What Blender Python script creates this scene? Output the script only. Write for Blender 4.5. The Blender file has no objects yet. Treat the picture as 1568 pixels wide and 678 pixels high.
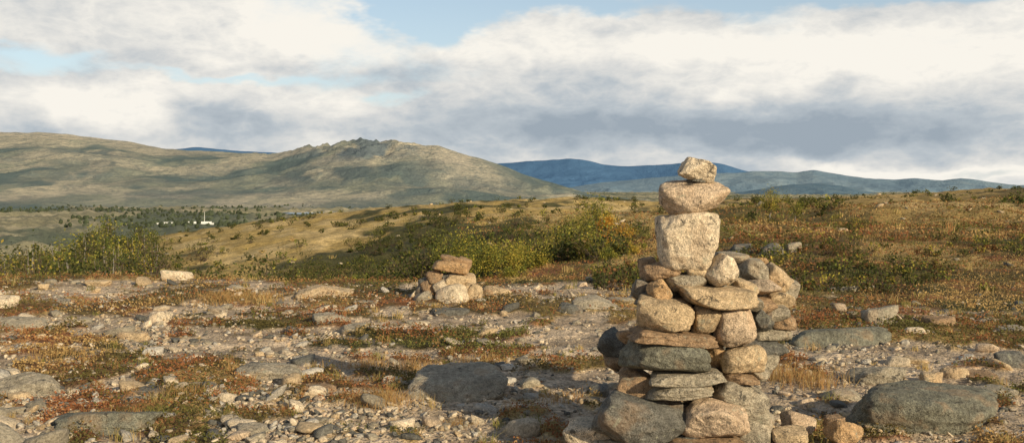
import bpy, bmesh, math, numpy as np
from mathutils import Vector
R=np.random.RandomState
F=1524.0; CX=784.0; HY=285.0; EYE=1.5
# ------------------------------------------------------------ noise
_p=R(7).permutation(256); _p=np.concatenate([_p,_p,_p])
_ang=R(3).rand(256)*2*np.pi; _gx=np.cos(_ang); _gy=np.sin(_ang)
_g3=R(4).normal(size=(256,3)); _g3/=np.linalg.norm(_g3,axis=1)[:,None]
def fade(t): return t*t*t*(t*(t*6-15)+10)
def perlin(x,y,seed=0):
    x=x+seed*17.37; y=y+seed*9.71
    xi=np.floor(x).astype(int); yi=np.floor(y).astype(int)
    xf=x-xi; yf=y-yi; xi&=255; yi&=255
    u=fade(xf); v=fade(yf)
    def g(ix,iy,fx,fy):
        h=_p[_p[ix&255]+(iy&255)]
        return _gx[h]*fx+_gy[h]*fy
    a=g(xi,yi,xf,yf); b=g(xi+1,yi,xf-1,yf); c=g(xi,yi+1,xf,yf-1); d=g(xi+1,yi+1,xf-1,yf-1)
    return ((a+(b-a)*u)*(1-v)+(c+(d-c)*u)*v)*1.5
def fbm(x,y,o=4,seed=0,ridge=False):
    s=0;amp=1;t=0
    for i in range(o):
        n=perlin(x,y,seed+i*3)
        if ridge: n=0.5-np.abs(n)*1.6
        s=s+n*amp; t+=amp; amp*=0.5; x=x*2.03; y=y*2.03
    return s/t*1.5
def perlin3(p,seed=0):
    p=p+seed*7.77
    i=np.floor(p).astype(int); f=p-i; i&=255; u=fade(f); r=0
    for dx in (0,1):
        for dy in (0,1):
            for dz in (0,1):
                h=_p[_p[_p[(i[:,0]+dx)&255]+((i[:,1]+dy)&255)]+((i[:,2]+dz)&255)]
                g=_g3[h]
                d=g[:,0]*(f[:,0]-dx)+g[:,1]*(f[:,1]-dy)+g[:,2]*(f[:,2]-dz)
                w=(u[:,0] if dx else 1-u[:,0])*(u[:,1] if dy else 1-u[:,1])*(u[:,2] if dz else 1-u[:,2])
                r=r+d*w
    return r
def sstep(a,b,x):
    t=np.clip((x-a)/(b-a),0,1); return t*t*(3-2*t)
# ------------------------------------------------------------ mesh helper
def mk(name,V,Fc,mat,tint=None,veg=None,smooth=True,parent=None,seed=None):
    V=np.asarray(V,dtype=np.float32); Fc=np.asarray(Fc,dtype=np.int32)
    me=bpy.data.meshes.new(name); n=Fc.shape[1]
    me.vertices.add(len(V)); me.vertices.foreach_set("co",V.ravel())
    me.loops.add(Fc.size); me.loops.foreach_set("vertex_index",Fc.ravel())
    me.polygons.add(len(Fc)); me.polygons.foreach_set("loop_start",np.arange(0,Fc.size,n,dtype=np.int32))
    try: me.polygons.foreach_set("loop_total",np.full(len(Fc),n,dtype=np.int32))
    except Exception: pass
    me.polygons.foreach_set("use_smooth",np.full(len(Fc),smooth,dtype=bool))
    me.update(calc_edges=True)
    if tint is not None:
        at=me.attributes.new("tint",'FLOAT_COLOR','POINT')
        c=np.ones((len(V),4),dtype=np.float32); c[:,:3]=tint; at.data.foreach_set("color",c.ravel())
    if veg is not None:
        at=me.attributes.new("veg",'FLOAT','POINT'); at.data.foreach_set("value",np.asarray(veg,dtype=np.float32))
    if seed is not None:
        at=me.attributes.new("rseed",'FLOAT','POINT'); at.data.foreach_set("value",np.asarray(seed,dtype=np.float32))
    me.materials.append(mat)
    ob=bpy.data.objects.new(name,me); bpy.context.scene.collection.objects.link(ob)
    if parent: ob.parent=parent
    return ob
class Acc:
    def __init__(s): s.V=[];s.F=[];s.T=[];s.S=[];s.n=0
    def add(s,V,Fc,t,sd=0.0):
        s.V.append(V); s.F.append(Fc+s.n); s.n+=len(V)
        t=np.asarray(t,dtype=float)
        s.T.append(np.broadcast_to(t,(len(V),3)) if t.ndim==1 else t)
        s.S.append(np.broadcast_to(np.asarray(sd,dtype=float),(len(V),)))
    def build(s,name,mat,smooth=True):
        return mk(name,np.concatenate(s.V),np.concatenate(s.F),mat,np.concatenate(s.T),None,smooth,None,np.concatenate(s.S))
# ------------------------------------------------------------ node helper
class E:
    def __init__(s,nt,sock): s.nt=nt; s.s=sock
    def _m(s,op,o=None,o2=None):
        n=s.nt.nodes.new('ShaderNodeMath'); n.operation=op
        s.nt.links.new(s.s,n.inputs[0])
        for k,v in ((1,o),(2,o2)):
            if v is None: continue
            if isinstance(v,E): s.nt.links.new(v.s,n.inputs[k])
            else: n.inputs[k].default_value=v
        return E(s.nt,n.outputs[0])
    def __add__(s,o): return s._m('ADD',o)
    def __sub__(s,o): return s._m('SUBTRACT',o)
    def __mul__(s,o): return s._m('MULTIPLY',o)
    def mr(s,a,b,c=0.0,d=1.0):
        n=s.nt.nodes.new('ShaderNodeMapRange'); n.interpolation_type='SMOOTHSTEP'
        s.nt.links.new(s.s,n.inputs[0])
        for i,v in enumerate((a,b,c,d)): n.inputs[i+1].default_value=v
        return E(s.nt,n.outputs[0])
def noise(nt,vec,scale,detail=4,rough=0.5,dist=0.0,w=None,col=False):
    n=nt.nodes.new('ShaderNodeTexNoise')
    if w is not None:
        n.noise_dimensions='4D'; nt.links.new(w.s,n.inputs['W'])
    nt.links.new(vec,n.inputs['Vector']); n.inputs['Scale'].default_value=scale
    n.inputs['Detail'].default_value=detail; n.inputs['Roughness'].default_value=rough; n.inputs['Distortion'].default_value=dist
    return n.outputs['Color'] if col else E(nt,n.outputs[0])
def mix(nt,fac,a,b,mode='MIX'):
    n=nt.nodes.new('ShaderNodeMix'); n.data_type='RGBA'; n.blend_type=mode
    if isinstance(fac,E): nt.links.new(fac.s,n.inputs[0])
    else: n.inputs[0].default_value=fac
    for k,v in ((6,a),(7,b)):
        if isinstance(v,tuple): n.inputs[k].default_value=(*v,1)
        else: nt.links.new(v.s if isinstance(v,E) else v,n.inputs[k])
    return n.outputs[2]
def newmat(name):
    m=bpy.data.materials.new(name); m.use_nodes=True; nt=m.node_tree
    b=nt.nodes['Principled BSDF']; b.inputs['Roughness'].default_value=0.9
    b.inputs['Specular IOR Level'].default_value=0.15
    return m,nt,b
def attr(nt,name,fac=False):
    n=nt.nodes.new('ShaderNodeAttribute'); n.attribute_name=name
    return E(nt,n.outputs['Fac']) if fac else n.outputs['Color']
def bump(nt,b,h,dist,strength=1.0):
    n=nt.nodes.new('ShaderNodeBump'); n.inputs['Distance'].default_value=dist; n.inputs['Strength'].default_value=strength
    nt.links.new(h.s,n.inputs['Height']); nt.links.new(n.outputs[0],b.inputs['Normal'])
def pos(nt):
    return nt.nodes.new('ShaderNodeNewGeometry').outputs['Position']
def scalec(nt,c,f):
    n=nt.nodes.new('ShaderNodeVectorMath'); n.operation='SCALE'
    nt.links.new(c,n.inputs[0]); nt.links.new(f.s,n.inputs['Scale']); return n.outputs[0]
# rock material
def rock_mat(name,k=1.0):
    m,nt,b=newmat(name); P=pos(nt); w=attr(nt,'rseed',True)*13.7; t=attr(nt,'tint')
    big=noise(nt,P,5*k,3,0.6,0.3,w); sp=noise(nt,P,170*k,2,0.75,0,w); md=noise(nt,P,30*k,5,0.7,0.3,w)
    c=scalec(nt,t,big.mr(0.3,0.7,0.74,1.22))
    c=scalec(nt,c,md.mr(0.3,0.7,0.66,1.30))
    c=scalec(nt,c,sp.mr(0.34,0.64,0.6,1.35))
    c=mix(nt,big.mr(0.52,0.64,0,0.40),c,(0.32,0.20,0.11))
    li=noise(nt,P,15*k,6,0.8,0.5,w+8.1)
    c=mix(nt,li.mr(0.56,0.61,0,0.8),c,(0.065,0.06,0.05))
    c=mix(nt,li.mr(0.43,0.37,0,0.6),c,(0.40,0.40,0.30))
    nt.links.new(c,b.inputs['Base Color'])
    h=big*0.5+md*0.9+sp*0.16
    bump(nt,b,h,0.035/k,1.0); return m
M_rock=rock_mat('weathered_granite',1.0)
def small_rock_mat():
    m,nt,b=newmat('field_stone'); P=pos(nt); t=attr(nt,'tint')
    md=noise(nt,P,45,4,0.7); sp=noise(nt,P,260,2,0.7)
    c=scalec(nt,t,md.mr(0.3,0.7,0.62,1.25)); c=scalec(nt,c,sp.mr(0.34,0.64,0.7,1.25))
    nt.links.new(c,b.inputs['Base Color']); bump(nt,b,md+sp*0.2,0.02,1.0); return m
M_rock_s=small_rock_mat()
def leaf_mat(name,tr=0.3):
    m,nt,b=newmat(name); t=attr(nt,'tint')
    nt.links.new(t,b.inputs['Base Color']); b.inputs['Roughness'].default_value=0.7
    tl=nt.nodes.new('ShaderNodeBsdfTranslucent'); nt.links.new(t,tl.inputs[0])
    mx=nt.nodes.new('ShaderNodeMixShader'); mx.inputs[0].default_value=tr
    nt.links.new(b.outputs[0],mx.inputs[1]); nt.links.new(tl.outputs[0],mx.inputs[2])
    nt.links.new(mx.outputs[0],nt.nodes['Material Output'].inputs[0]); return m
M_leaf=leaf_mat('foliage',0.3); M_grass=leaf_mat('dry_grass',0.3)
# ------------------------------------------------------------ terrain height
def g2w(px,py):
    D=EYE*F/(py-HY); return (px-CX)/F*D, D
def polar(x,y):
    r=np.hypot(x,y); th=np.arctan2(x,y)
    a=CX+F*np.tan(np.clip(th,-1.0,1.0)); D=r*np.maximum(np.cos(th),0.5)
    return r,th,a,D
CRA=[-1600,-600,0,100,160,250,400,560,700,880,1000,1300,1568,2200]
CRP=[560,500,432,405,386,367,343,323,311,308,311,304,291,286]
Dk=np.array([0.3,13,17,24,55,130,250,1000,2000,4500,40000.])
def base_h(x,y):
    r,th,a,D=polar(x,y)
    cr=EYE-(np.interp(a,CRA,CRP)-HY)/F*130
    one=np.ones_like(a)
    z=[0*one,0*one,
       np.interp(a,[300,700,1000,1200],[-0.15,-0.22,-0.05,0]),
       np.interp(a,[0,500,700,900,1100],[-1.5,-1.4,-1.0,-0.4,0]),
       np.interp(a,[-200,200,500,700,900,1100,1568],[-6.5,-5.5,-4.2,-3.3,-1.8,-0.3,0.1]),
       cr, cr-12, -55*one,-68*one,-70*one,-74*one]
    s=np.log(D+4); sk=np.log(Dk+4); out=z[0].copy()
    K=len(Dk); ms=[(z[i+1]-z[i])/(sk[i+1]-sk[i]) for i in range(K-1)]
    def hm(p,q):
        return np.where(p*q>0,2*p*q/(np.where(np.abs(p+q)<1e-9,1e-9,p+q)),0)
    tg=[ms[0]]+[hm(ms[i-1],ms[i]) for i in range(1,K-1)]+[ms[-1]]
    for i in range(K-1):
        sel=(s>=sk[i])&(s<=sk[i+1])
        h=sk[i+1]-sk[i]; t=(s[sel]-sk[i])/h
        out[sel]=((2*t**3-3*t**2+1)*z[i][sel]+(t**3-2*t**2+t)*h*tg[i][sel]+(-2*t**3+3*t**2)*z[i+1][sel]+(t**3-t**2)*h*tg[i+1][sel])
    return out,a,D
VP=[(275,575,120,15,.9),(700,510,110,12,.8),(560,620,60,12,.7),(880,565,80,14,.9),(1235,570,60,22,1),(150,478,80,9,.8),(600,512,60,8,.7),
    (1480,430,260,22,1),(420,478,60,7,.8),(60,540,60,8,.6),(1020,590,120,14,.5),(360,455,60,8,1),(830,470,90,10,.7),(1500,520,80,9,.8),(280,620,60,14,.6),(590,452,60,9,.9),
    (1360,545,190,16,-1.2),(900,445,150,9,-1.6),(840,515,100,10,-1.1),(700,650,260,25,-.6),(950,500,60,8,-.6),(1300,450,60,6,-.9),(620,560,150,12,-.5),(1200,640,120,20,-.5)]
def vegmask(x,y,a,D):
    n=fbm(x*0.55,y*0.4,4,2)*0.65+fbm(x*2.6,y*2.2,4,9)*0.65
    b=np.interp(D,[0,8,12,15,20],[-0.13,-0.11,-0.06,0.08,0.8])
    b=b+np.where(D<60,sstep(950,1250,a)*np.interp(D,[0,7,10,14],[-.05,0.03,0.25,0.6]),0)
    py=HY+EYE*F/np.maximum(D,1.0)
    for (px,p,rx,ry,am) in VP:
        b=b+am*0.5*np.exp(-(((a-px)/rx)**2+((py-p)/ry)**2))
    return sstep(-0.08,0.16,n+b)
def height(x,y,detail=True):
    x=np.asarray(x,float); y=np.asarray(y,float)
    z,a,D=base_h(x,y)
    n=fbm(x/28,y/28,3,5)
    z=z+n*np.interp(D,[0,14,30,60,130,250,1000,4000],[0,0.03,0.3,1.2,0.5,2.5,6,8])
    z=z+fbm(x/4.5,y/4.5,3,6)*np.interp(D,[0,5,12,18,40,150,250],[0.02,0.05,0.06,0.12,0.3,0.35,0])
    z=z+fbm(x/320,y/320,3,8)*np.interp(D,[0,250,600,4000,9000],[0,0,6,9,0])
    return z
def hfine(x,y):
    x=np.asarray(x,float); y=np.asarray(y,float)
    z=height(x,y); r,th,a,D=polar(x,y)
    v=vegmask(x,y,a,D); nr=np.interp(D,[0,30,60],[1,1,0])
    z=z+nr*(fbm(x/0.5,y/0.5,3,11)*0.02+v*0.022*(1+fbm(x/0.25,y/0.25,3,12))+fbm(x/0.09,y/0.09,2,13)*0.008)
    return z
def mix3(c1,c2,t): return c1*(1-t[:,None])+c2*t[:,None]
C=lambda *c: np.array(c,float)
def ground_col(x,y,a,D,v):
    sand=C(0.64,0.50,0.35); sand2=C(0.45,0.345,0.24)
    c=mix3(sand,sand2,sstep(-.3,.3,fbm(x/0.9,y/0.7,4,21)))
    n1=fbm(x/1.6,y/2.4,4,22); n2=fbm(x/3.1,y/5,4,23)
    h=mix3(C(0.15,0.11,0.045),C(0.27,0.125,0.055),sstep(-.1,.35,n1))
    h=mix3(h,C(0.45,0.31,0.12),sstep(.05,.4,n2))
    h=mix3(h,C(0.085,0.08,0.028),sstep(.1,.45,-n2))
    c=mix3(c,h,v)
    m1=fbm(x/14,y/26,5,24); m2=fbm(x/5,y/9,4,25)
    hill=mix3(C(0.44,0.31,0.11),C(0.60,0.44,0.20),sstep(-.1,.4,m2))
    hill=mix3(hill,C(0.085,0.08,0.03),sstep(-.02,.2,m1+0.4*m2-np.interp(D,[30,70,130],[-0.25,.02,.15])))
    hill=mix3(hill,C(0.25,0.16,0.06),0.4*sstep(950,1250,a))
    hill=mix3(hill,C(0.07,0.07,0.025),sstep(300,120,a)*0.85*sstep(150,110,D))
    return mix3(c,hill,sstep(22,50,D))
# ------------------------------------------------------------ ground material
def ground_mat():
    m,nt,b=newmat('stony_heath'); P=pos(nt); t=attr(nt,'tint'); v=attr(nt,'veg',True)
    s1=noise(nt,P,35,4,0.7); s2=noise(nt,P,6,4,0.6); s3=noise(nt,P,0.9,6,0.7)
    vo=nt.nodes.new('ShaderNodeTexVoronoi'); nt.links.new(P,vo.inputs['Vector']); vo.inputs['Scale'].default_value=45
    vd=E(nt,vo.outputs['Distance']); vc=nt.nodes.new('ShaderNodeSeparateColor'); nt.links.new(vo.outputs['Color'],vc.inputs[0]); vr=E(nt,vc.outputs[0])
    c=scalec(nt,t,s1.mr(0.3,0.7,0.58,1.32)); c=scalec(nt,c,s2.mr(0.3,0.7,0.68,1.25)); c=scalec(nt,c,s3.mr(0.3,0.7,0.62,1.35))
    peb=vd.mr(0.5,0.3)*vr.mr(0.45,0.55)*(v*-1+1.0)
    c=mix(nt,peb*0.75,c,scalec(nt,t,E(nt,vc.outputs[1]).mr(0,1,0.45,1.3)))
    nt.links.new(c,b.inputs['Base Color'])
    h=s1*0.5+s2*0.8+peb*0.6+s3*4.0
    bump(nt,b,h,0.04,1.0); return m
M_ground=ground_mat()
def far_mat(name,haze,hf,sc,darkc=(0.05,0.06,0.03),amt=0.7):
    m,nt,b=newmat(name); P=pos(nt); t=attr(nt,'tint')
    n1=noise(nt,P,0.012*sc,7,0.78,0.5); n2=noise(nt,P,0.06*sc,4,0.7); n3=noise(nt,P,0.0022*sc,5,0.6)
    c=scalec(nt,t,n2.mr(0.3,0.7,0.7,1.3)); c=scalec(nt,c,n3.mr(0.35,0.65,0.75,1.25))
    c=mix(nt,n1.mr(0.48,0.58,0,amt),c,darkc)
    c=mix(nt,hf,c,haze)  # aerial haze blended into the base colour
    nt.links.new(c,b.inputs['Base Color']); bump(nt,b,n1+n2*0.5+n3,26.0/sc,0.8)
    b.inputs['Specular IOR Level'].default_value=0
    return m
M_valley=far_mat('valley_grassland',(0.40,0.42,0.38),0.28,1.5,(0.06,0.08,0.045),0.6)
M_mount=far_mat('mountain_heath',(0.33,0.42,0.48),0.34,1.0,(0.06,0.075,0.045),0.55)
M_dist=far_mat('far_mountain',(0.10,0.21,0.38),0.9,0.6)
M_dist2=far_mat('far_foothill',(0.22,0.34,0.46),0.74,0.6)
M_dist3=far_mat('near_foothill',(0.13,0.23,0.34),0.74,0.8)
# ------------------------------------------------------------ ground sheet
rr=np.concatenate([np.geomspace(0.3,2.5,16)[:-1],np.geomspace(2.5,20,420)[:-1],np.geomspace(20,260,300)[:-1],np.geomspace(260,30000,170)])
th=np.concatenate([np.linspace(-math.pi,-0.72,60)[:-1],np.linspace(-0.72,0.72,860)[:-1],np.linspace(0.72,math.pi,61)[:-1]])
NT=len(th); NR=len(rr)
Rg,Tg=np.meshgrid(rr,th,indexing='ij')
X=(Rg*np.sin(Tg)).ravel(); Y=(Rg*np.cos(Tg)).ravel()
split=int(np.searchsorted(rr,260))
def grid_faces(i0,i1,nt,wrap=True):
    i=np.arange(i0,i1)[:,None]; j=np.arange(nt if wrap else nt-1)[None,:]; j2=(j+1)%nt
    return np.stack([i*nt+j,i*nt+j2,(i+1)*nt+j2,(i+1)*nt+j],-1).reshape(-1,4)
def orient(V,Fc):
    n=np.cross(V[Fc[0,1]]-V[Fc[0,0]],V[Fc[0,2]]-V[Fc[0,0]])
    return Fc[:,::-1] if n[2]<0 else Fc
k=(split+1)*NT
x,y=X[:k],Y[:k]; z=hfine(x,y); _,_,a,D=polar(x,y); v=vegmask(x,y,a,D)
V=np.stack([x,y,z],1); Fc=orient(V,grid_faces(0,split,NT))
mk('ground',V,Fc,M_ground,ground_col(x,y,a,D,v),v)
x,y=X[split*NT:],Y[split*NT:]; z=height(x,y); _,_,a,D=polar(x,y)
m1=fbm(x/500,y/900,5,31); m2=fbm(x/160,y/300,4,32)
c=mix3(C(0.38,0.32,0.16),C(0.60,0.49,0.29),sstep(-.1,.4,m2)); c=mix3(c,C(0.09,0.11,0.05),sstep(-.0,.22,m1))
V=np.stack([x,y,z],1)
mk('valley_floor',V,orient(V,grid_faces(0,NR-1-split,NT)),M_valley,c)
# ------------------------------------------------------------ mountains
def ridge(name,ctrl,Dfun,D0,back,mat,cfun,amp,nz,na=700,nd=90,rough_rng=None):
    ca=[c[0] for c in ctrl]; cp=[c[1] for c in ctrl]
    a=np.linspace(ca[0],ca[-1],na); Dc=Dfun(a); py=np.interp(a,ca,cp)
    kk=np.hanning(9); kk/=kk.sum(); py=np.convolve(np.pad(py,4,mode='edge'),kk,'valid')
    zc=EYE-(py-HY)/F*Dc
    ts=np.concatenate([np.linspace(0,1,nd),1+np.linspace(0,1,16)[1:]])
    A,T=np.meshgrid(a,ts,indexing='xy'); DC=np.broadcast_to(Dc,A.shape); ZC=np.broadcast_to(zc,A.shape)
    t=np.clip(T,0,1); u=np.clip(T-1,0,1)
    D=D0+(DC-D0)*t+u*back
    x=(A-CX)/F*D; y=D
    zb=nz
    f=t**1.25*(1-u)**1.0
    z=zb+(ZC-zb)*f
    s=amp
    w=np.clip(1-np.abs(T-0.55)/0.5,0,1)
    z=z+fbm(x/(s*28),y/(s*28),6,41,True)*s*2.0*w+fbm(x/(s*6),y/(s*6),5,43)*s*0.18*np.where(u>0,0,sstep(0,.3,t))
    if rough_rng:
        g=np.exp(-((A-rough_rng[0])/rough_rng[1])**2)*sstep(.6,.95,t)
        z=z+g*fbm(x/150,y/150,5,45,True)*rough_rng[2]
    V=np.stack([x.ravel(),y.ravel(),z.ravel()],1)
    Fc=orient(V,grid_faces(0,len(ts)-1,na,False))
    return mk(name,V,Fc,mat,cfun(x.ravel(),y.ravel(),A.ravel(),T.ravel()))
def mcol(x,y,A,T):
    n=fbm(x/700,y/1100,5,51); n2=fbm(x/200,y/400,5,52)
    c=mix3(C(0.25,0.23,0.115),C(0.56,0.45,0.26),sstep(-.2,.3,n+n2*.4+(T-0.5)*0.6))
    c=mix3(c,C(0.05,0.075,0.035),sstep(.0,.3,-n+n2*.5+0.2-T*0.5))  # dark vegetation patches, also standing in for cloud shadow in the tint
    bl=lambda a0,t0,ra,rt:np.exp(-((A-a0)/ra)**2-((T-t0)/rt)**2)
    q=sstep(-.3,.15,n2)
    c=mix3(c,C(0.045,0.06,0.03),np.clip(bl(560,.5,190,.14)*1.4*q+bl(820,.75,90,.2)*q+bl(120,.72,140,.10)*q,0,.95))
    c=mix3(c,C(0.64,0.51,0.32),np.clip(bl(700,.8,60,.25)*.95+bl(60,.97,200,.08)*1.0+bl(450,.93,60,.06)+bl(300,.15,260,.08)*.7*q,0,.95))  # tan ground, with sunlit right slope and summit strip painted brighter
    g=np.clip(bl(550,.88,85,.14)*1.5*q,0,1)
    return mix3(c,C(0.06,0.075,0.08),g*0.95)  # dark crag rock, with its shadow side painted into the tint
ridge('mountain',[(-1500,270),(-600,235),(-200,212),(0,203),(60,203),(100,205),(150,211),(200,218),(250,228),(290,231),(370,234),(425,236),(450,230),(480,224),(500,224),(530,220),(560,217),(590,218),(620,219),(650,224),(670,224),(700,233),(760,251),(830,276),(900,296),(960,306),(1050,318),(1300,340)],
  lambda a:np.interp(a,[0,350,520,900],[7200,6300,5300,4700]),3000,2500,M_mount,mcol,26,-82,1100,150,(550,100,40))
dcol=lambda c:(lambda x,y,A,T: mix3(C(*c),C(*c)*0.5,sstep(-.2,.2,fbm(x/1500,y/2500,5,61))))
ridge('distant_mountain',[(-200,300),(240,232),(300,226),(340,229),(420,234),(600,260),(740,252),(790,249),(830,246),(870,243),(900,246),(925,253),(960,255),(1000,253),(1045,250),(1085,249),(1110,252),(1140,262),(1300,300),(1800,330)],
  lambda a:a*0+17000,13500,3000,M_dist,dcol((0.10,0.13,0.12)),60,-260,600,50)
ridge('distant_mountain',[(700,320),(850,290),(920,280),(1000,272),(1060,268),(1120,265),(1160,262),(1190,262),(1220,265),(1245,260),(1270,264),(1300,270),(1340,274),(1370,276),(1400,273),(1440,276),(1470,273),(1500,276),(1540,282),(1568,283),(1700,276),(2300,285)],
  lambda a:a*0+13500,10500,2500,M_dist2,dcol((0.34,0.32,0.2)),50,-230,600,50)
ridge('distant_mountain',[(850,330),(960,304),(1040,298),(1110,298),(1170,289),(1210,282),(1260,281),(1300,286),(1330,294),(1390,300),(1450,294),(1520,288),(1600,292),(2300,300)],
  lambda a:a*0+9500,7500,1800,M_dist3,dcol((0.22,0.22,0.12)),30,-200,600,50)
# ------------------------------------------------------------ stones
_ico={}
def ico(sub):
    if sub not in _ico:
        bm=bmesh.new(); bmesh.ops.create_icosphere(bm,subdivisions=sub,radius=1)
        V=np.array([v.co[:] for v in bm.verts]); Fc=np.array([[v.index for v in f.verts] for f in bm.faces]); bm.free()
        V/=np.linalg.norm(V,axis=1)[:,None]; _ico[sub]=(V,Fc)
    return _ico[sub]
def rock(seed,sub=4,p=14,npl=13,rough=0.05,boxy=False):
    d,Fc=ico(sub); r=R(seed)
    n=r.normal(size=(npl,3)); n/=np.linalg.norm(n,axis=1)[:,None]
    n=np.concatenate([n,[[1,0,0],[-1,0,0],[0,1,0],[0,-1,0],[0,0,1],[0,0,-1]]+r.normal(size=(6,3))*(0.12 if boxy else 0.22)])
    n/=np.linalg.norm(n,axis=1)[:,None]
    h=r.uniform(0.78,1.12,len(n)); h[-6:]=r.uniform(0.72,0.95,6)
    if boxy: h[:npl]=r.uniform(1.0,1.25,npl); h[-6:]=r.uniform(.8,.88,6)
    s=((np.maximum(d@n.T,0)/h)**p).sum(1); rad=s**(-1/p)
    V=d*rad[:,None]
    if sub>=3:
        q=perlin3(V*1.7,seed%97)*1.2+perlin3(V*4.1,seed%89)*0.7+(0.25-np.abs(perlin3(V*8.3,seed%83)))*0.6
        V=V*(1+rough*q)[:,None]
        if sub>=4: V=V*(1+rough*0.35*(0.2-np.abs(perlin3(V*17,seed%71)))+rough*.15*perlin3(V*36,seed%61))[:,None]
    mn=V.min(0); mx=V.max(0); V=(V-(mn+mx)/2)/((mx-mn)/2)
    return V,Fc
def rot(ax,ay,az):
    cx,sx=math.cos(ax),math.sin(ax); cy,sy=math.cos(ay),math.sin(ay); cz,sz=math.cos(az),math.sin(az)
    return np.array([[cz,-sz,0],[sz,cz,0],[0,0,1]])@np.array([[cy,0,sy],[0,1,0],[-sy,0,cy]])@np.array([[1,0,0],[0,cx,-sx],[0,sx,cx]])
TAN=(0.58,0.44,0.275);PINK=(0.62,0.48,0.34);GREY=(0.40,0.35,0.265);DARK=(0.17,0.165,0.145);BRN=(0.37,0.25,0.15);ORA=(0.52,0.34,0.18);PALE=(0.70,0.58,0.42);GRN=(0.21,0.205,0.16)
def stone(acc,px,py,w,h,ang,dy,col,D0,seed,p=14,dep=None,sub=4,rough=0.09):
    D=D0+dy; s=D/F
    bx=p>=16
    V,Fc=rock(seed,sub,18 if bx else p*1.4,13,rough,bx)
    W,H=w*s*0.5*1.04,h*s*0.5*1.12
    Dp=(dep*0.5 if dep else max(0.7*W,min(W,H*1.6)))
    V=V*np.array([W,Dp,H]); V=V@rot(0,math.radians(-ang),0).T
    V=V+np.array([(px-CX)*s,D,EYE-(py-HY)*s])
    acc.add(V,Fc,col,seed*0.37)
cairn=Acc(); DC0=5.6
CL=[ # px py w h ang dy col p dep
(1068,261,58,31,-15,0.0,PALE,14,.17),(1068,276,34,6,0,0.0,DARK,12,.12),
(1062,303,104,53,2,0.0,PINK,8,.26),(1054,331,60,8,-6,0,BRN,14,.18),
(1054,369,92,80,2,0.0,PALE,16,.30),
(1108,416,50,46,-25,-.10,PALE,9,.16),(1014,413,66,26,6,0.02,BRN,14,.26),(1072,412,46,26,0,0.0,TAN,12,.24),(1050,431,62,26,4,-.02,GREY,12,.22),(1009,444,36,32,10,-.12,ORA,10,.14),
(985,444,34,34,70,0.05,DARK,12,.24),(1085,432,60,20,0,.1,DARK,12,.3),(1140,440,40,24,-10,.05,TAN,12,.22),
(1092,454,126,31,-4,-.08,TAN,17,.34),(1150,464,34,24,0,.05,GREY,12,.2),(1000,462,50,18,0,.1,DARK,12,.3),(1040,462,30,12,0,.0,BRN,12,.2),
(1018,481,90,48,-5,-.14,TAN,12,.30),(1083,491,42,44,0,-.12,TAN,8,.16),(1126,501,60,54,0,-.10,PINK,7,.2),(1163,486,26,30,0,.08,DARK,12,.2),
(1030,515,134,18,-5,-.12,BRN,16,.40),(967,517,40,22,-20,.05,BRN,14,.3),(1150,530,36,20,0,.05,DARK,12,.25),
(1020,546,134,50,-5,-.16,GRN,9,.36),(1096,544,34,36,0,-.02,ORA,12,.2),(1138,549,70,42,-3,-.10,TAN,8,.22),(1160,572,30,18,0,0.05,GREY,10,.2),
(1050,577,118,18,3,-.15,GREY,16,.38),(1128,577,64,18,-6,-.08,BRN,14,.3),(1040,599,104,25,5,-.18,GREY,14,.3),(972,576,54,24,-25,.0,BRN,14,.3),
(1000,606,120,46,-24,-.04,BRN,14,.36),(1130,612,96,56,-8,-.06,GREY,10,.34),(1090,600,50,20,0,0,DARK,12,.3),
(986,646,146,74,-14,-.18,DARK,12,.42),(1096,645,96,56,-7,-.24,PINK,9,.28),(1158,660,54,64,-30,-.12,GREY,12,.28),
(904,666,84,36,-4,-.05,PALE,16,.3),(1060,680,120,40,0,-.15,DARK,12,.4),(1180,684,90,34,0,-.1,TAN,12,.3),(970,690,150,40,0,-.1,GREY,12,.4),
(1212,670,56,24,-4,-.2,TAN,10,.18),(1226,648,50,28,-8,.1,PINK,9,.18),(1297,668,60,38,-16,-.1,ORA,14,.2),(1280,648,30,16,0,0.1,BRN,12,.15),
(1090,690,120,30,0,-.3,BRN,12,.3),
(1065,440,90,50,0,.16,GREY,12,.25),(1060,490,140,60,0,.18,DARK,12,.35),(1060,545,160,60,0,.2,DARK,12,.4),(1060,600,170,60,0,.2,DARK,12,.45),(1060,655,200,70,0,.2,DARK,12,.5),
(1125,397,56,20,-8,.75,GREY,14,.25),(1152,413,52,34,-15,.7,GREY,12,.28),(1163,402,32,16,0,.9,ORA,12,.15),(1186,428,52,34,-38,.75,TAN,14,.3),(1168,440,52,22,8,.55,PINK,14,.28),
(1200,447,34,44,-50,.8,GREY,12,.3),(1192,459,44,28,-12,.65,TAN,12,.28),(1165,466,44,20,0,.5,BRN,14,.3),(1183,478,52,24,6,.6,GREY,12,.3),(1150,490,60,30,0,.6,DARK,12,.4),(1196,494,46,20,-4,.65,BRN,12,.25),
(1180,510,70,24,0,.65,GREY,12,.3),(1165,530,70,30,0,.6,DARK,12,.35),(1160,450,60,60,0,.95,GREY,12,.4),(1150,560,80,50,0,.5,GREY,12,.4),
(992,404,30,18,10,.3,BRN,12,.2),(940,530,44,44,35,.55,DARK,12,.3),(950,556,50,22,0,.5,BRN,12,.3),
]
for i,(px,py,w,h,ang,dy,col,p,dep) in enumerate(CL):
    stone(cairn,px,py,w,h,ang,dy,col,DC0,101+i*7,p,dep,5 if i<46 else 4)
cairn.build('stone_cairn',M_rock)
sc=Acc()
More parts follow.
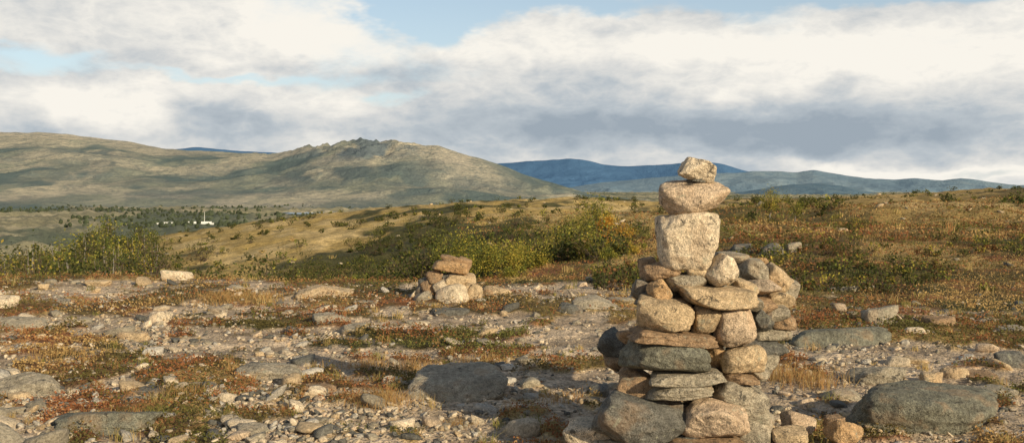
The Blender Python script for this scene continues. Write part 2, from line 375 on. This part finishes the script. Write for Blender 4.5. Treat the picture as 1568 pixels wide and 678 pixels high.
SL=[(692,398,36,12,-14,0,BRN,14),(690,408,56,18,-8,0,ORA,14),(708,407,24,26,-30,.1,BRN,14),(665,424,28,20,10,0,BRN,12),(690,424,40,14,0,.05,DARK,12),(698,431,32,20,-10,-.05,TAN,12),(676,438,26,18,20,-.1,PALE,12),
(656,439,24,26,20,0,BRN,12),(714,430,30,22,-10,.1,TAN,12),(716,443,26,20,0,-.05,TAN,12),(694,453,54,34,8,-.15,PALE,9),(650,457,36,20,10,-.1,GREY,10),(727,452,24,32,-20,-.1,TAN,12),(672,448,28,18,0,.1,BRN,12),(684,445,90,44,0,.3,DARK,12),(640,462,20,12,0,-.1,GREY,12),(735,462,20,10,0,-.2,GREY,12)]
for i,(px,py,w,h,ang,dy,col,p) in enumerate(SL): stone(sc,px,py,w,h,ang,dy,col,12.9,901+i*5,p)
sc.build('stone_cairn',M_rock)
BL=[ # px, base py, w,h,col
(700,622,162,58,GREY),(42,608,98,36,GREY),(150,668,200,44,GRN),(237,496,46,20,PALE),(32,510,84,26,GREY),(412,590,104,34,GREY),(300,608,84,20,GREY),(487,612,68,22,BRN),(470,622,48,16,TAN),(603,600,38,24,PALE),
(500,460,92,24,TAN),(272,430,46,18,PALE),(505,496,64,18,GREY),(912,480,76,26,GREY),(872,484,42,20,DARK),(950,470,46,14,GREY),(1350,503,56,36,GREY),(1283,532,176,30,GRN),(1405,668,250,78,GRN),(1340,588,96,30,GREY),
(1466,584,42,22,TAN),(1430,588,34,18,TAN),(1515,612,80,20,GREY),(1548,566,54,28,DARK),(1440,508,48,24,BRN),(1548,516,56,18,GREY),(382,676,60,26,GREY),(600,672,30,16,DARK),
(762,459,46,22,TAN),(745,460,20,18,BRN),(1182,394,38,22,DARK),(1216,392,24,22,GREY),(1140,391,46,18,DARK),(1160,390,20,14,DARK),(1262,364,34,12,GREY),(1290,361,20,12,TAN),(1245,365,20,8,GREY),(150,440,40,12,TAN),(4,478,44,26,PALE),(690,484,60,12,DARK),
(540,510,50,14,GREY),(230,612,70,18,DARK),(1290,615,60,18,GREY),(1500,585,60,16,BRN),(560,470,40,10,GREY),(1390,560,70,12,TAN),(640,500,40,10,GREY),(1300,480,50,10,DARK),(1290,445,50,8,GREY),(820,600,30,10,TAN),(90,470,50,12,GREY),(200,520,50,12,TAN),(330,480,36,10,GREY),(1010,470,40,14,GREY)]
for i,(px,py,w,h,col) in enumerate(BL):
    x,D=g2w(px,py-2); s=D/F; W=w*s*0.5; Dp=min(W*0.8,max(h*s*1.5,W*.45))
    yc=D+Dp*0.75
    zg=float(height(np.array([x]),np.array([yc]))[0])
    ztop=EYE-(py-h-HY)/F*yc-zg; ztop=max(ztop,0.03)
    V,Fc=rock(3001+i*11,5 if w>60 else 4,[13,18,23][i%3],13,0.11)
    H=ztop/1.25
    V=V*np.array([W,Dp,H])
    V=V+np.array([0,0,H*0.25])
    ob=mk('boulder',V,Fc,M_rock,np.broadcast_to(np.array(col),(len(V),3)),None,True,None,np.full(len(V),i*1.7))
    ob.location=(x/D*yc,yc,zg)
def scatter(name,n,seed,dmin,dmax,smin,smax,sub,power,maskf,cols,flat=(0.45,0.9),mat=M_rock_s):
    r=R(seed); vs=[rock(5000+seed*31+i,sub,r.choice([10,16,24]),9,0.06) for i in range(14)]
    D=np.exp(r.uniform(math.log(dmin),math.log(dmax),n*4)); a=r.uniform(-250,1820,n*4)
    x=(a-CX)/F*D; y=D
    keep=r.rand(n*4)<maskf(x,y,a,D); x,y,a,D=[q[keep][:n] for q in (x,y,a,D)]
    z=hfine(x,y); m=len(x); acc=Acc()
    size=smin*(smax/smin)**(r.rand(m)**power)
    which=r.randint(0,14,m); cols=np.array(cols)
    for k in range(14):
        I=np.where(which==k)[0]
        if not len(I): continue
        V0,F0=vs[k]; q=len(V0)
        sc3=size[I,None]*np.stack([r.uniform(.7,1.3,len(I)),r.uniform(.7,1.2,len(I)),r.uniform(flat[0],flat[1],len(I))],1)*0.5
        V=V0[None]*sc3[:,None,:]
        an=r.uniform(0,2*math.pi,len(I)); ca,sa=np.cos(an)[:,None],np.sin(an)[:,None]
        tx=r.normal(0,.3,len(I))[:,None]
        Vx=V[:,:,0]*ca-V[:,:,1]*sa; Vy=V[:,:,0]*sa+V[:,:,1]*ca; Vz=V[:,:,2]+tx*Vx
        V=np.stack([Vx+x[I,None],Vy+y[I,None],Vz+(z[I]+sc3[:,2]*0.4)[:,None]],-1).reshape(-1,3)
        Ff=(F0[None]+(np.arange(len(I))*q)[:,None,None]).reshape(-1,3)
        cc=cols[r.randint(0,len(cols),len(I))]*r.uniform(.7,1.1,(len(I),1))
        acc.add(V,Ff,np.repeat(cc,q,0),np.repeat(r.uniform(0,50,len(I)),q))
    acc.build(name,mat)
cl=[TAN,PALE,PALE,GREY,GREY,PALE,PINK,DARK,(0.56,0.51,0.43)]
def gm(x,y,a,D):
    v=vegmask(x,y,a,D); left=1-0.65*sstep(520,980,a)
    c=sstep(-.25,.35,fbm(x/1.3,y/1.6,3,71))
    return (1-v*0.7)*left*(0.22+0.78*c)*np.where(D<15.5,1,0.1)
scatter('gravel',22000,1,3.2,17,0.010,0.055,2,1.6,gm,cl)
scatter('scattered_stones',2100,2,3.2,17,0.035,0.19,3,2.1,gm,cl,(0.3,0.7))
scatter('scattered_stones',220,3,5,60,0.08,0.30,3,2.5,lambda x,y,a,D:0.3+0*x,[GREY,DARK,TAN],(0.35,0.6))
scatter('hillside_stones',150,4,50,140,0.25,0.7,3,2.0,lambda x,y,a,D:0.5+0*x,[GREY,PALE,TAN],(0.4,0.6))
# ------------------------------------------------------------ vegetation
def leaves(acc,Pc,size,cols,r,jit=0.25,up=0.0):
    m=len(Pc); n=r.normal(size=(m,3)); n[:,2]+=up; n/=np.linalg.norm(n,axis=1)[:,None]
    t=np.cross(n,r.normal(size=(m,3))); t/=np.linalg.norm(t,axis=1)[:,None]; b=np.cross(n,t)
    s=(size*r.uniform(.6,1.3,m))[:,None]
    V=np.stack([Pc-t*s*.5,Pc+b*s*.3,Pc+t*s*.5,Pc-b*s*.3],1).reshape(-1,3)
    Fc=np.arange(m*4).reshape(-1,4)
    cc=np.array(cols)[r.randint(0,len(cols),m)]*r.uniform(1-jit,1+jit,(m,1))
    acc.add(V,Fc,np.repeat(cc,4,0))
def tube(acc,p0,p1,r0,r1,col,n=5):
    p0=np.array(p0,float);p1=np.array(p1,float); d=p1-p0; d/=np.linalg.norm(d)+1e-9
    u=np.cross(d,[0.3,1,0.2]); u/=np.linalg.norm(u); w=np.cross(d,u)
    an=np.arange(n)*2*math.pi/n; c=np.cos(an)[:,None]*u+np.sin(an)[:,None]*w
    V=np.concatenate([p0+c*r0,p1+c*r1]); j=np.arange(n)
    acc.add(V,np.stack([j,(j+1)%n,(j+1)%n+n,j+n],1),col)
GR=[(0.24,0.245,0.045),(0.16,0.18,0.04),(0.34,0.30,0.055),(0.085,0.11,0.028)]
DG=[(0.055,0.07,0.02),(0.075,0.085,0.025),(0.12,0.11,0.03)]
YG=[(0.44,0.37,0.06),(0.32,0.29,0.055),(0.48,0.35,0.07)]
OR=[(0.60,0.32,0.045),(0.48,0.22,0.035),(0.56,0.38,0.08)]
def bush(acc,x,y,w,h,n,leaf,cols,r,tree=False):
    z=float(height(np.array([x]),np.array([y]))[0])-0.03
    nc=max(6,int(10+w*4)); K=[]
    for i in range(nc):
        q=r.normal(size=3); q/=np.linalg.norm(q); q*=r.uniform(.35,1)
        zz=(0.50+0.45*q[2]) if not tree else (0.62+0.36*q[2])
        sp=1.0 if not tree else (1.1-0.6*max(0,q[2]))
        K.append([x+q[0]*w*.42*sp,y+q[1]*w*.42*sp,z+h*zz,r.uniform(.10,.2)*min(w,h)*1.1])
    K=np.array(K)
    if tree:
        p=np.array([x,y,z-.1]); lean=r.normal(0,.04,2)*h
        pr=p
        for i in range(1,6):
            q=np.array([x+lean[0]*i/5,y+lean[1]*i/5,z+h*0.93*i/5])+r.normal(0,.01*h,3)*[1,1,0]
            tube(acc,pr,q,0.022*h*(1.1-(i-1)/5),0.022*h*(1.1-i/5),(0.33,0.30,0.26),6); pr=q
    for kx in K:
        st=np.array([x,y,z+(h*r.uniform(.25,.6) if tree else 0)])+r.normal(0,.05,3)*[1,1,0]
        mid=(st+kx[:3])/2+r.normal(0,.06,3)*h*.3
        tube(acc,st,mid,.008*h+.004,.006*h+.002,(0.13,0.10,0.07),4); tube(acc,mid,kx[:3]+[0,0,kx[3]*.8],.006*h+.002,.002,(0.13,0.10,0.07),4)
    w8=r.randint(0,nc,n); P=K[w8,:3]+r.normal(size=(n,3))*K[w8,3][:,None]*[.8,.8,.8]
    P[:,2]=np.maximum(P[:,2],z+0.02)
    sh=r.randint(0,len(cols),nc)
    for k in range(len(cols)):
        I=np.where(sh[w8]==k)[0]
        if len(I): leaves(acc,P[I],leaf,[cols[k],cols[k],cols[(k+1)%len(cols)]],r,.3)
def place_bush(name,px,D,wpx,hpx,n,leaf,cols,seed,tree=False):
    acc=Acc(); s=D/F; bush(acc,(px-CX)*s,D,wpx*s,hpx*s,n,leaf,cols,R(seed),tree); return acc.build(name,M_leaf,False)
BU=[(705,24,110,88,6000,.045,GR+YG[:1]),(655,25,60,56,2700,.045,GR),(765,24,90,56,3600,.045,GR+YG),(625,27,60,46,2300,.05,GR),(820,25,90,54,3500,.045,YG+GR),(865,26,70,62,2600,.045,GR),(905,25,80,42,2600,.045,GR+YG),
(475,22,90,30,2600,.04,[(0.34,0.22,0.07),(0.21,0.15,0.045)]),(540,22,50,28,1800,.04,GR),(740,31,80,66,3000,.05,GR+DG),(960,25,70,26,2000,.045,YG+GR),(580,34,90,34,2500,.06,DG),(520,40,90,46,2500,.06,DG),(680,36,100,60,3000,.055,DG+GR),(620,43,90,50,2500,.07,DG),(790,21,60,24,1800,.035,YG+GR),(930,23,50,24,1500,.035,GR),(445,36,60,50,1500,.06,DG),(380,42,70,50,1600,.07,DG),(560,50,110,60,2500,.08,DG),(470,55,90,50,2000,.08,DG)]
for i,b in enumerate(BU): place_bush('willow_bush',*b[:7],50+i)
for i,(px,D,w,h,n,l,c) in enumerate([(912,38,84,82,5000,.06,GR+YG),(872,40,56,64,2400,.06,DG+GR),(926,31,30,76,2000,.05,OR),(952,36,40,44,1200,.05,OR+YG),(1178,50,42,60,1700,.06,YG+GR),(1218,52,38,42,1200,.06,GR),(985,55,34,28,800,.07,DG+GR),(850,32,44,70,1300,.05,YG+GR),(905,46,90,54,2600,.07,DG+GR),(1390,80,24,16,400,.08,DG),(1520,75,30,14,400,.08,DG)]):
    place_bush('birch_tree' if h>40 else 'juniper_bush',px,D,w,h,n,l,c,150+i,h>40)
def mass(name,n,seed,dr,ar,hr,leafn,lf,cols,maskf,tree=False):
    r=R(seed); acc=Acc(); c=0; it=0
    while c<n and it<n*20:
        it+=1
        D=math.exp(r.uniform(math.log(dr[0]),math.log(dr[1]))); a=r.uniform(*ar)
        x=(a-CX)/F*D
        if r.rand()>maskf(x,D,a): continue
        h=r.uniform(*hr); cc=cols[r.randint(len(cols))]
        bush(acc,x,D,h*(0.75 if tree else 1.7)*r.uniform(.8,1.3),h,leafn,lf,cc,r,tree); c+=1
    return acc.build(name,M_leaf,False)
def f1(x,y,s): return float(fbm(np.array([x/s]),np.array([y/(s*1.6)]),3,24)[0])
mass('birch_grove',430,11,(42,130),(-400,238),(1.9,4.0),300,.17,[DG+GR,DG,YG+DG,DG,GR,DG],lambda x,y,a:(1.0 if a<170 else .5),True)
mass('birch_grove',90,14,(100,320),(-500,215),(2.5,5),260,.3,[GR,DG,DG],lambda x,y,a:1.0,True)
mass('shrub_thicket',460,12,(24,85),(60,980),(.4,1.5),220,.09,[DG,DG+GR,DG,DG+[(0.16,0.11,0.05)]],lambda x,y,a:sstep(-.2,.05,f1(x,y,14)+ (0.25 if y<60 else 0)))
mass('hillside_scrub',560,13,(60,150),(100,1700),(.25,.9),80,.16,[DG,DG+GR,DG],lambda x,y,a:sstep(-.1,.2,f1(x,y,14))+.06)
mass('heath_scrub',900,15,(14,110),(900,1850),(.10,.40),110,.05,[DG,DG+GR,[(0.28,0.13,0.05),(0.14,0.09,0.03)],YG+DG,DG],lambda x,y,a:sstep(-.3,.2,f1(x,y,5)))
def heath(name,n,seed,dmin,dmax,size,hh,thr=.5,amin=-250):
    r=R(seed); D=np.exp(r.uniform(math.log(dmin),math.log(dmax),n*2)); a=r.uniform(amin,1820,n*2)
    x=(a-CX)/F*D; v=vegmask(x,D,a,D); k=r.rand(len(x))<sstep(thr-.2,thr+.4,v); x=x[k][:n];y=D[k][:n]; a=a[k][:n]
    cl2=fbm(x/0.35,y/0.35,3,81); z=hfine(x,y)+r.rand(len(x))*hh*(0.35+np.clip(cl2+.4,0,1.2))
    n1=fbm(x/0.8,y/1.0,3,22)+r.normal(0,.18,len(x)); n2=fbm(x/2.1,y/3,3,23)+r.normal(0,.18,len(x))
    c=mix3(C(0.14,0.115,0.04),C(0.34,0.14,0.06),sstep(-.1,.3,n1)); c=mix3(c,C(0.52,0.35,0.14),sstep(.1,.5,n2)); c=mix3(c,C(0.16,0.16,0.045),sstep(.25,.55,-n2))
    acc=Acc(); sz=size*np.interp(y,[dmin,dmax],[1,dmax/dmin*0.6])
    leaves(acc,np.stack([x,y,z],1),sz,[(1,1,1)],r,.25,.5)
    acc.T=[acc.T[0]*np.repeat(c,4,0)]
    acc.build(name,M_leaf,False)
heath('heather_mat',150000,21,3.2,11,.013,.05)
heath('heather_mat',120000,22,10,28,.026,.08)
heath('heather_mat',90000,23,26,90,.07,.14,.5,700)
def grass(name,n,seed,dmin,dmax,bl,hgt,maskf,wd=.0022):
    r=R(seed); D=np.exp(r.uniform(math.log(dmin),math.log(dmax),n*5)); a=r.uniform(-250,1820,n*5); x=(a-CX)/F*D
    k=r.rand(len(x))<maskf(x,D,a); x=x[k][:n];y=D[k][:n]; m=len(x)
    hs=hgt*r.uniform(.35,1.25,m); dry=r.rand(m)
    X=np.repeat(x,bl)+r.normal(0,1,m*bl)*np.repeat(hs,bl)*.35; Yy=np.repeat(y,bl)+r.normal(0,1,m*bl)*np.repeat(hs,bl)*.35
    Z=np.repeat(hfine(x,y),bl)-.01; H=np.repeat(hs,bl)*r.uniform(.4,1.1,m*bl)
    an=r.uniform(0,2*math.pi,m*bl); ln=np.abs(r.normal(0,.6,m*bl))*H
    dx=np.cos(an)*ln; dy=np.sin(an)*ln; w=wd*r.uniform(.7,1.5,m*bl)*np.maximum(1,Yy/7.5)
    o=r.uniform(0,2*math.pi,m*bl); wx=np.cos(o)*w; wy=np.sin(o)*w*.5
    B=np.stack([X,Yy,Z],1); Wv=np.stack([wx,wy,0*w],1)
    Mi=B+np.stack([dx*.35,dy*.35,H*.6],1); Tp=B+np.stack([dx,dy,H],1)
    V=np.stack([B-Wv,B+Wv,Mi+Wv*.8,Mi-Wv*.8,Tp+Wv*.15,Tp-Wv*.15],1).reshape(-1,3)
    q=(np.arange(m*bl)*6)[:,None]; Fc=np.concatenate([q+[0,1,2,3],q+[3,2,4,5]])
    dd=np.repeat(dry,bl)+r.normal(0,.15,m*bl)
    c=mix3(C(0.22,0.215,0.055),C(0.52,0.38,0.16),sstep(.1,.6,dd)); c=mix3(c,C(0.44,0.22,0.085),sstep(.8,.95,dd))
    mk(name,V,Fc,M_grass,np.repeat(c,6,0),None,False)
def gmask(x,y,a):
    v=vegmask(x,y,a,y); e=np.exp(-((v-.45)/.35)**2)
    return np.clip(e*0.5*sstep(.0,.4,fbm(x/1.1,y/1.5,3,91))+v*.04+.01,0,1)
grass('grass_tufts',1000,31,3.2,13,40,.085,gmask,.0018)
grass('grass_tufts',420,32,12,24,22,.14,gmask,.0022)
grass('grass_tufts',260,33,28,90,20,.30,lambda x,y,a:.5+0*x,.003)
def tuft_spot(L):
    for i,(px,py,rad,bl,h) in enumerate(L):
        x0,y0=g2w(px,py); r=R(700+i); m=bl
        X=x0+r.normal(0,rad,m); Yy=y0+r.normal(0,rad*.8,m); Z=hfine(X,Yy)-.01; H=h*r.uniform(.3,1.1,m)
        an=r.uniform(0,2*math.pi,m); ln=np.abs(r.normal(0,.6,m))*H; w=.0014*np.maximum(1,y0/6)*r.uniform(.7,1.4,m); o=r.uniform(0,6.28,m)
        B=np.stack([X,Yy,Z],1); Wv=np.stack([np.cos(o)*w,np.sin(o)*w*.4,0*w],1)
        Mi=B+np.stack([np.cos(an)*ln*.35,np.sin(an)*ln*.35,H*.6],1); Tp=B+np.stack([np.cos(an)*ln,np.sin(an)*ln,H],1)
        V=np.stack([B-Wv,B+Wv,Mi+Wv*.8,Mi-Wv*.8,Tp+Wv*.15,Tp-Wv*.15],1).reshape(-1,3)
        q=(np.arange(m)*6)[:,None]; Fc=np.concatenate([q+[0,1,2,3],q+[3,2,4,5]])
        c=mix3(C(0.50,0.37,0.16),C(0.38,0.19,0.07),r.rand(m)); mk('grass_tuft',V,Fc,M_grass,np.repeat(c,6,0),None,False)
tuft_spot([(580,628,.13,800,.10),(640,572,.12,400,.11),(360,458,.32,1500,.10),(1250,590,.12,260,.20),(1395,655,.08,200,.12),(865,615,.12,400,.07),(270,610,.14,500,.08),(740,552,.12,300,.08),(560,560,.12,300,.08),(1200,580,.10,300,.16),(85,545,.12,300,.08),(700,655,.08,300,.05),(180,655,.12,400,.08),(430,640,.10,300,.06)])
# ------------------------------------------------------------ valley details
acc=Acc(); r=R(77); n=2600; D=r.uniform(1500,4600,n*3); a=r.uniform(-300,900,n*3); x=(a-CX)/F*D
k=fbm(x/500,D/900,5,31)+r.normal(0,.08,len(x))>.02; x=x[k][:n]; D=D[k][:n]; z=height(x,D)
d0,f0=ico(1)
for i in range(len(x)):
    hh=r.uniform(3,7); V=d0*np.array([hh*.7,hh*.7,hh*.8])*r.uniform(.7,1.3,(len(d0),1)); V=V+[x[i],D[i],z[i]+hh*.4]
    acc.add(V,f0,np.array([0.085,0.105,0.06])*r.uniform(.7,1.3))
acc.build('distant_forest',M_leaf,False)
M_white,nt,b=newmat('pale_building_wall'); b.inputs['Base Color'].default_value=(0.78,0.78,0.74,1)
def box(c,s,acc,col=(1,1,1)):
    s=np.array(s)/2; V=np.array([[i,j,k] for i in(-1,1) for j in(-1,1) for k in(-1,1)])*s+np.array(c)
    acc.add(V,np.array([[0,1,3,2],[4,6,7,5],[0,4,5,1],[2,3,7,6],[0,2,6,4],[1,5,7,3]]),col)
Db=1900; wh=Acc(); xb=(278-CX)/F*Db; zb=EYE-(343-HY)/F*Db
box((xb,Db,zb),(118,18,4.5),wh); box((xb-20,Db-10,zb+1),(30,10,6),wh); box((xb+30,Db+2,zb+3.2),(50,12,3),wh); box((xb,Db,zb-9),(112,14,14),wh)
wh.build('warehouse',M_white,False)
ma=Acc(); tube(ma,((313-CX)/F*Db,Db,zb-8),((313-CX)/F*Db,Db,zb+24),.6,.3,(1,1,1)); ma.build('radio_mast',M_white,False)
M_wat,nt,b=newmat('lake_water'); b.inputs['Base Color'].default_value=(0.30,0.40,0.48,1); b.inputs['Roughness'].default_value=0.4
th2=np.linspace(0,2*math.pi,40,endpoint=False); xl=(485-CX)/F*2650
rad=1+.25*np.sin(3*th2)+.15*np.sin(5*th2+1)
V=np.stack([xl+np.cos(th2)*95*rad,2650+np.sin(th2)*120*rad,np.full(40,0.)],1); zl=float(np.mean(height(V[:,0],V[:,1])))+1.0
V[:,2]=zl; V=np.concatenate([V,[[xl,2650,zl]]]); j=np.arange(40)
mk('lake',V,np.stack([j,(j+1)%40,np.full(40,40)],1),M_wat)
# ------------------------------------------------------------ sun + sky
el=math.radians(21); az=math.radians(42)
S=Vector((math.cos(el)*math.sin(az),-math.cos(el)*math.cos(az),math.sin(el)))
ld=bpy.data.lights.new('sun','SUN'); ld.energy=5.0; ld.angle=math.radians(0.55); ld.color=(1.0,0.83,0.56)
lo=bpy.data.objects.new('sun',ld); bpy.context.scene.collection.objects.link(lo); lo.rotation_euler=S.to_track_quat('Z','Y').to_euler(); lo.location=(20,-20,20)
W=bpy.data.worlds.new('World'); bpy.context.scene.world=W; W.use_nodes=True; nt=W.node_tree; bg=nt.nodes['Background']
try: W.cycles.sampling_method='MANUAL'; W.cycles.sample_map_resolution=256
except Exception: pass
sky=nt.nodes.new('ShaderNodeTexSky'); sky.sky_type='NISHITA'; sky.sun_disc=False; sky.sun_elevation=el
sky.sun_rotation=math.atan2(S.x,S.y)
tc=nt.nodes.new('ShaderNodeTexCoord').outputs['Generated']
sep=nt.nodes.new('ShaderNodeSeparateXYZ'); nt.links.new(tc,sep.inputs[0])
sx,sy,sz=[E(nt,o) for o in sep.outputs]
mp=nt.nodes.new('ShaderNodeMapping'); mp.inputs['Scale'].default_value=(1,1,2.2); nt.links.new(tc,mp.inputs[0]); dv=mp.outputs[0]
azn=sx._m('ARCTAN2',sy); eln=sz._m('ARCSINE')
wn=nt.nodes.new('ShaderNodeSeparateColor'); nt.links.new(noise(nt,dv,6,5,0.6,0,None,True),wn.inputs[0])
azw=azn+(E(nt,wn.outputs[0])-0.5)*0.26; elw=eln+(E(nt,wn.outputs[1])-0.5)*0.07
def blobs(L):
    tot=None
    for (px,py,rx,ry,am) in L:
        a0=math.atan((px-CX)/F); e0=math.atan((HY-py)/F*math.cos(a0))
        q1=(azw-a0)*(F/rx); q1=q1*q1; q2=(elw-e0)*(F/ry); q2=q2*q2
        g=(q1+q2)*-1.0
        n=nt.nodes.new('ShaderNodeMath'); n.operation='EXPONENT'; nt.links.new(g.s,n.inputs[0])
        t=E(nt,n.outputs[0])*am; tot=t if tot is None else tot+t
    return tot
cov=blobs([(20,90,130,18,-.4),(655,30,75,38,-.55),(900,8,330,22,-.6),(1400,2,200,14,-.5),(330,118,220,9,-.35),(610,150,60,9,-.3),(1420,70,60,10,-.15),(1520,262,90,8,-.3),(120,20,200,20,.3)])
n1=noise(nt,dv,3.2,7,0.58,0.2); n2=noise(nt,dv,9,5,0.6,0.2)
covf=cov+(n1-0.5)*1.1+(n2-0.5)*0.6+eln.mr(0.20,0.5,0.30,-0.02)
cmask=covf.mr(-0.12,0.20)
br=blobs([(480,45,150,50,.34),(250,150,170,26,.32),(80,150,100,30,.2),(950,80,450,26,.30),(1400,90,300,38,.28),(1150,140,60,26,.18),(1430,262,220,9,.6),(1180,252,200,7,.15),(640,215,200,10,.12),
  (130,45,200,22,-.12),(345,172,70,18,-.26),(900,190,360,34,-.38),(1230,212,320,36,-.46),(110,115,90,22,-.18),(420,100,200,14,-.20),(220,205,330,12,-.16),(600,120,120,18,-.14)])
n3=noise(nt,dv,8,6,0.56,0.1); n4=noise(nt,dv,2.0,3,0.5); n5=noise(nt,dv,17,5,0.6,0.2)
bil=(n5-0.5)._m('ABSOLUTE')
bf=br+(n3-0.5)*1.15+(n4-0.5)*0.35-bil*1.1+0.67
ramp=nt.nodes.new('ShaderNodeValToRGB'); nt.links.new(bf.s,ramp.inputs[0])
el_=ramp.color_ramp.elements; el_[0].position=0.05; el_[0].color=(0.34,0.40,0.46,1); el_[1].position=0.90; el_[1].color=(0.95,0.91,0.83,1)
e=el_.new(0.36); e.color=(0.49,0.54,0.58,1); e=el_.new(0.62); e.color=(0.71,0.71,0.69,1)
skc=nt.nodes.new('ShaderNodeVectorMath'); skc.operation='SCALE'; nt.links.new(sky.outputs[0],skc.inputs[0]); skc.inputs['Scale'].default_value=0.12
clear=mix(nt,eln.mr(0.0,0.35,0.55,0.1),skc.outputs[0],(0.70,0.82,0.90))
upper=eln.mr(0.22,0.6,1.0,0.22)
final=mix(nt,cmask,clear,scalec(nt,ramp.outputs[0],upper))
nt.links.new(final,bg.inputs['Color']); bg.inputs['Strength'].default_value=1.0
# ------------------------------------------------------------ camera
cd=bpy.data.cameras.new('camera'); cam=bpy.data.objects.new('camera',cd); bpy.context.scene.collection.objects.link(cam)
cd.lens=35; cd.sensor_width=36; cd.clip_start=0.1; cd.clip_end=60000
cam.location=(0,0,EYE); cam.rotation_euler=(math.radians(90)-math.atan(54/F),0,0)
sc_=bpy.context.scene; sc_.camera=cam
sc_.view_settings.view_transform='Standard'; sc_.view_settings.look='None'; sc_.view_settings.exposure=0
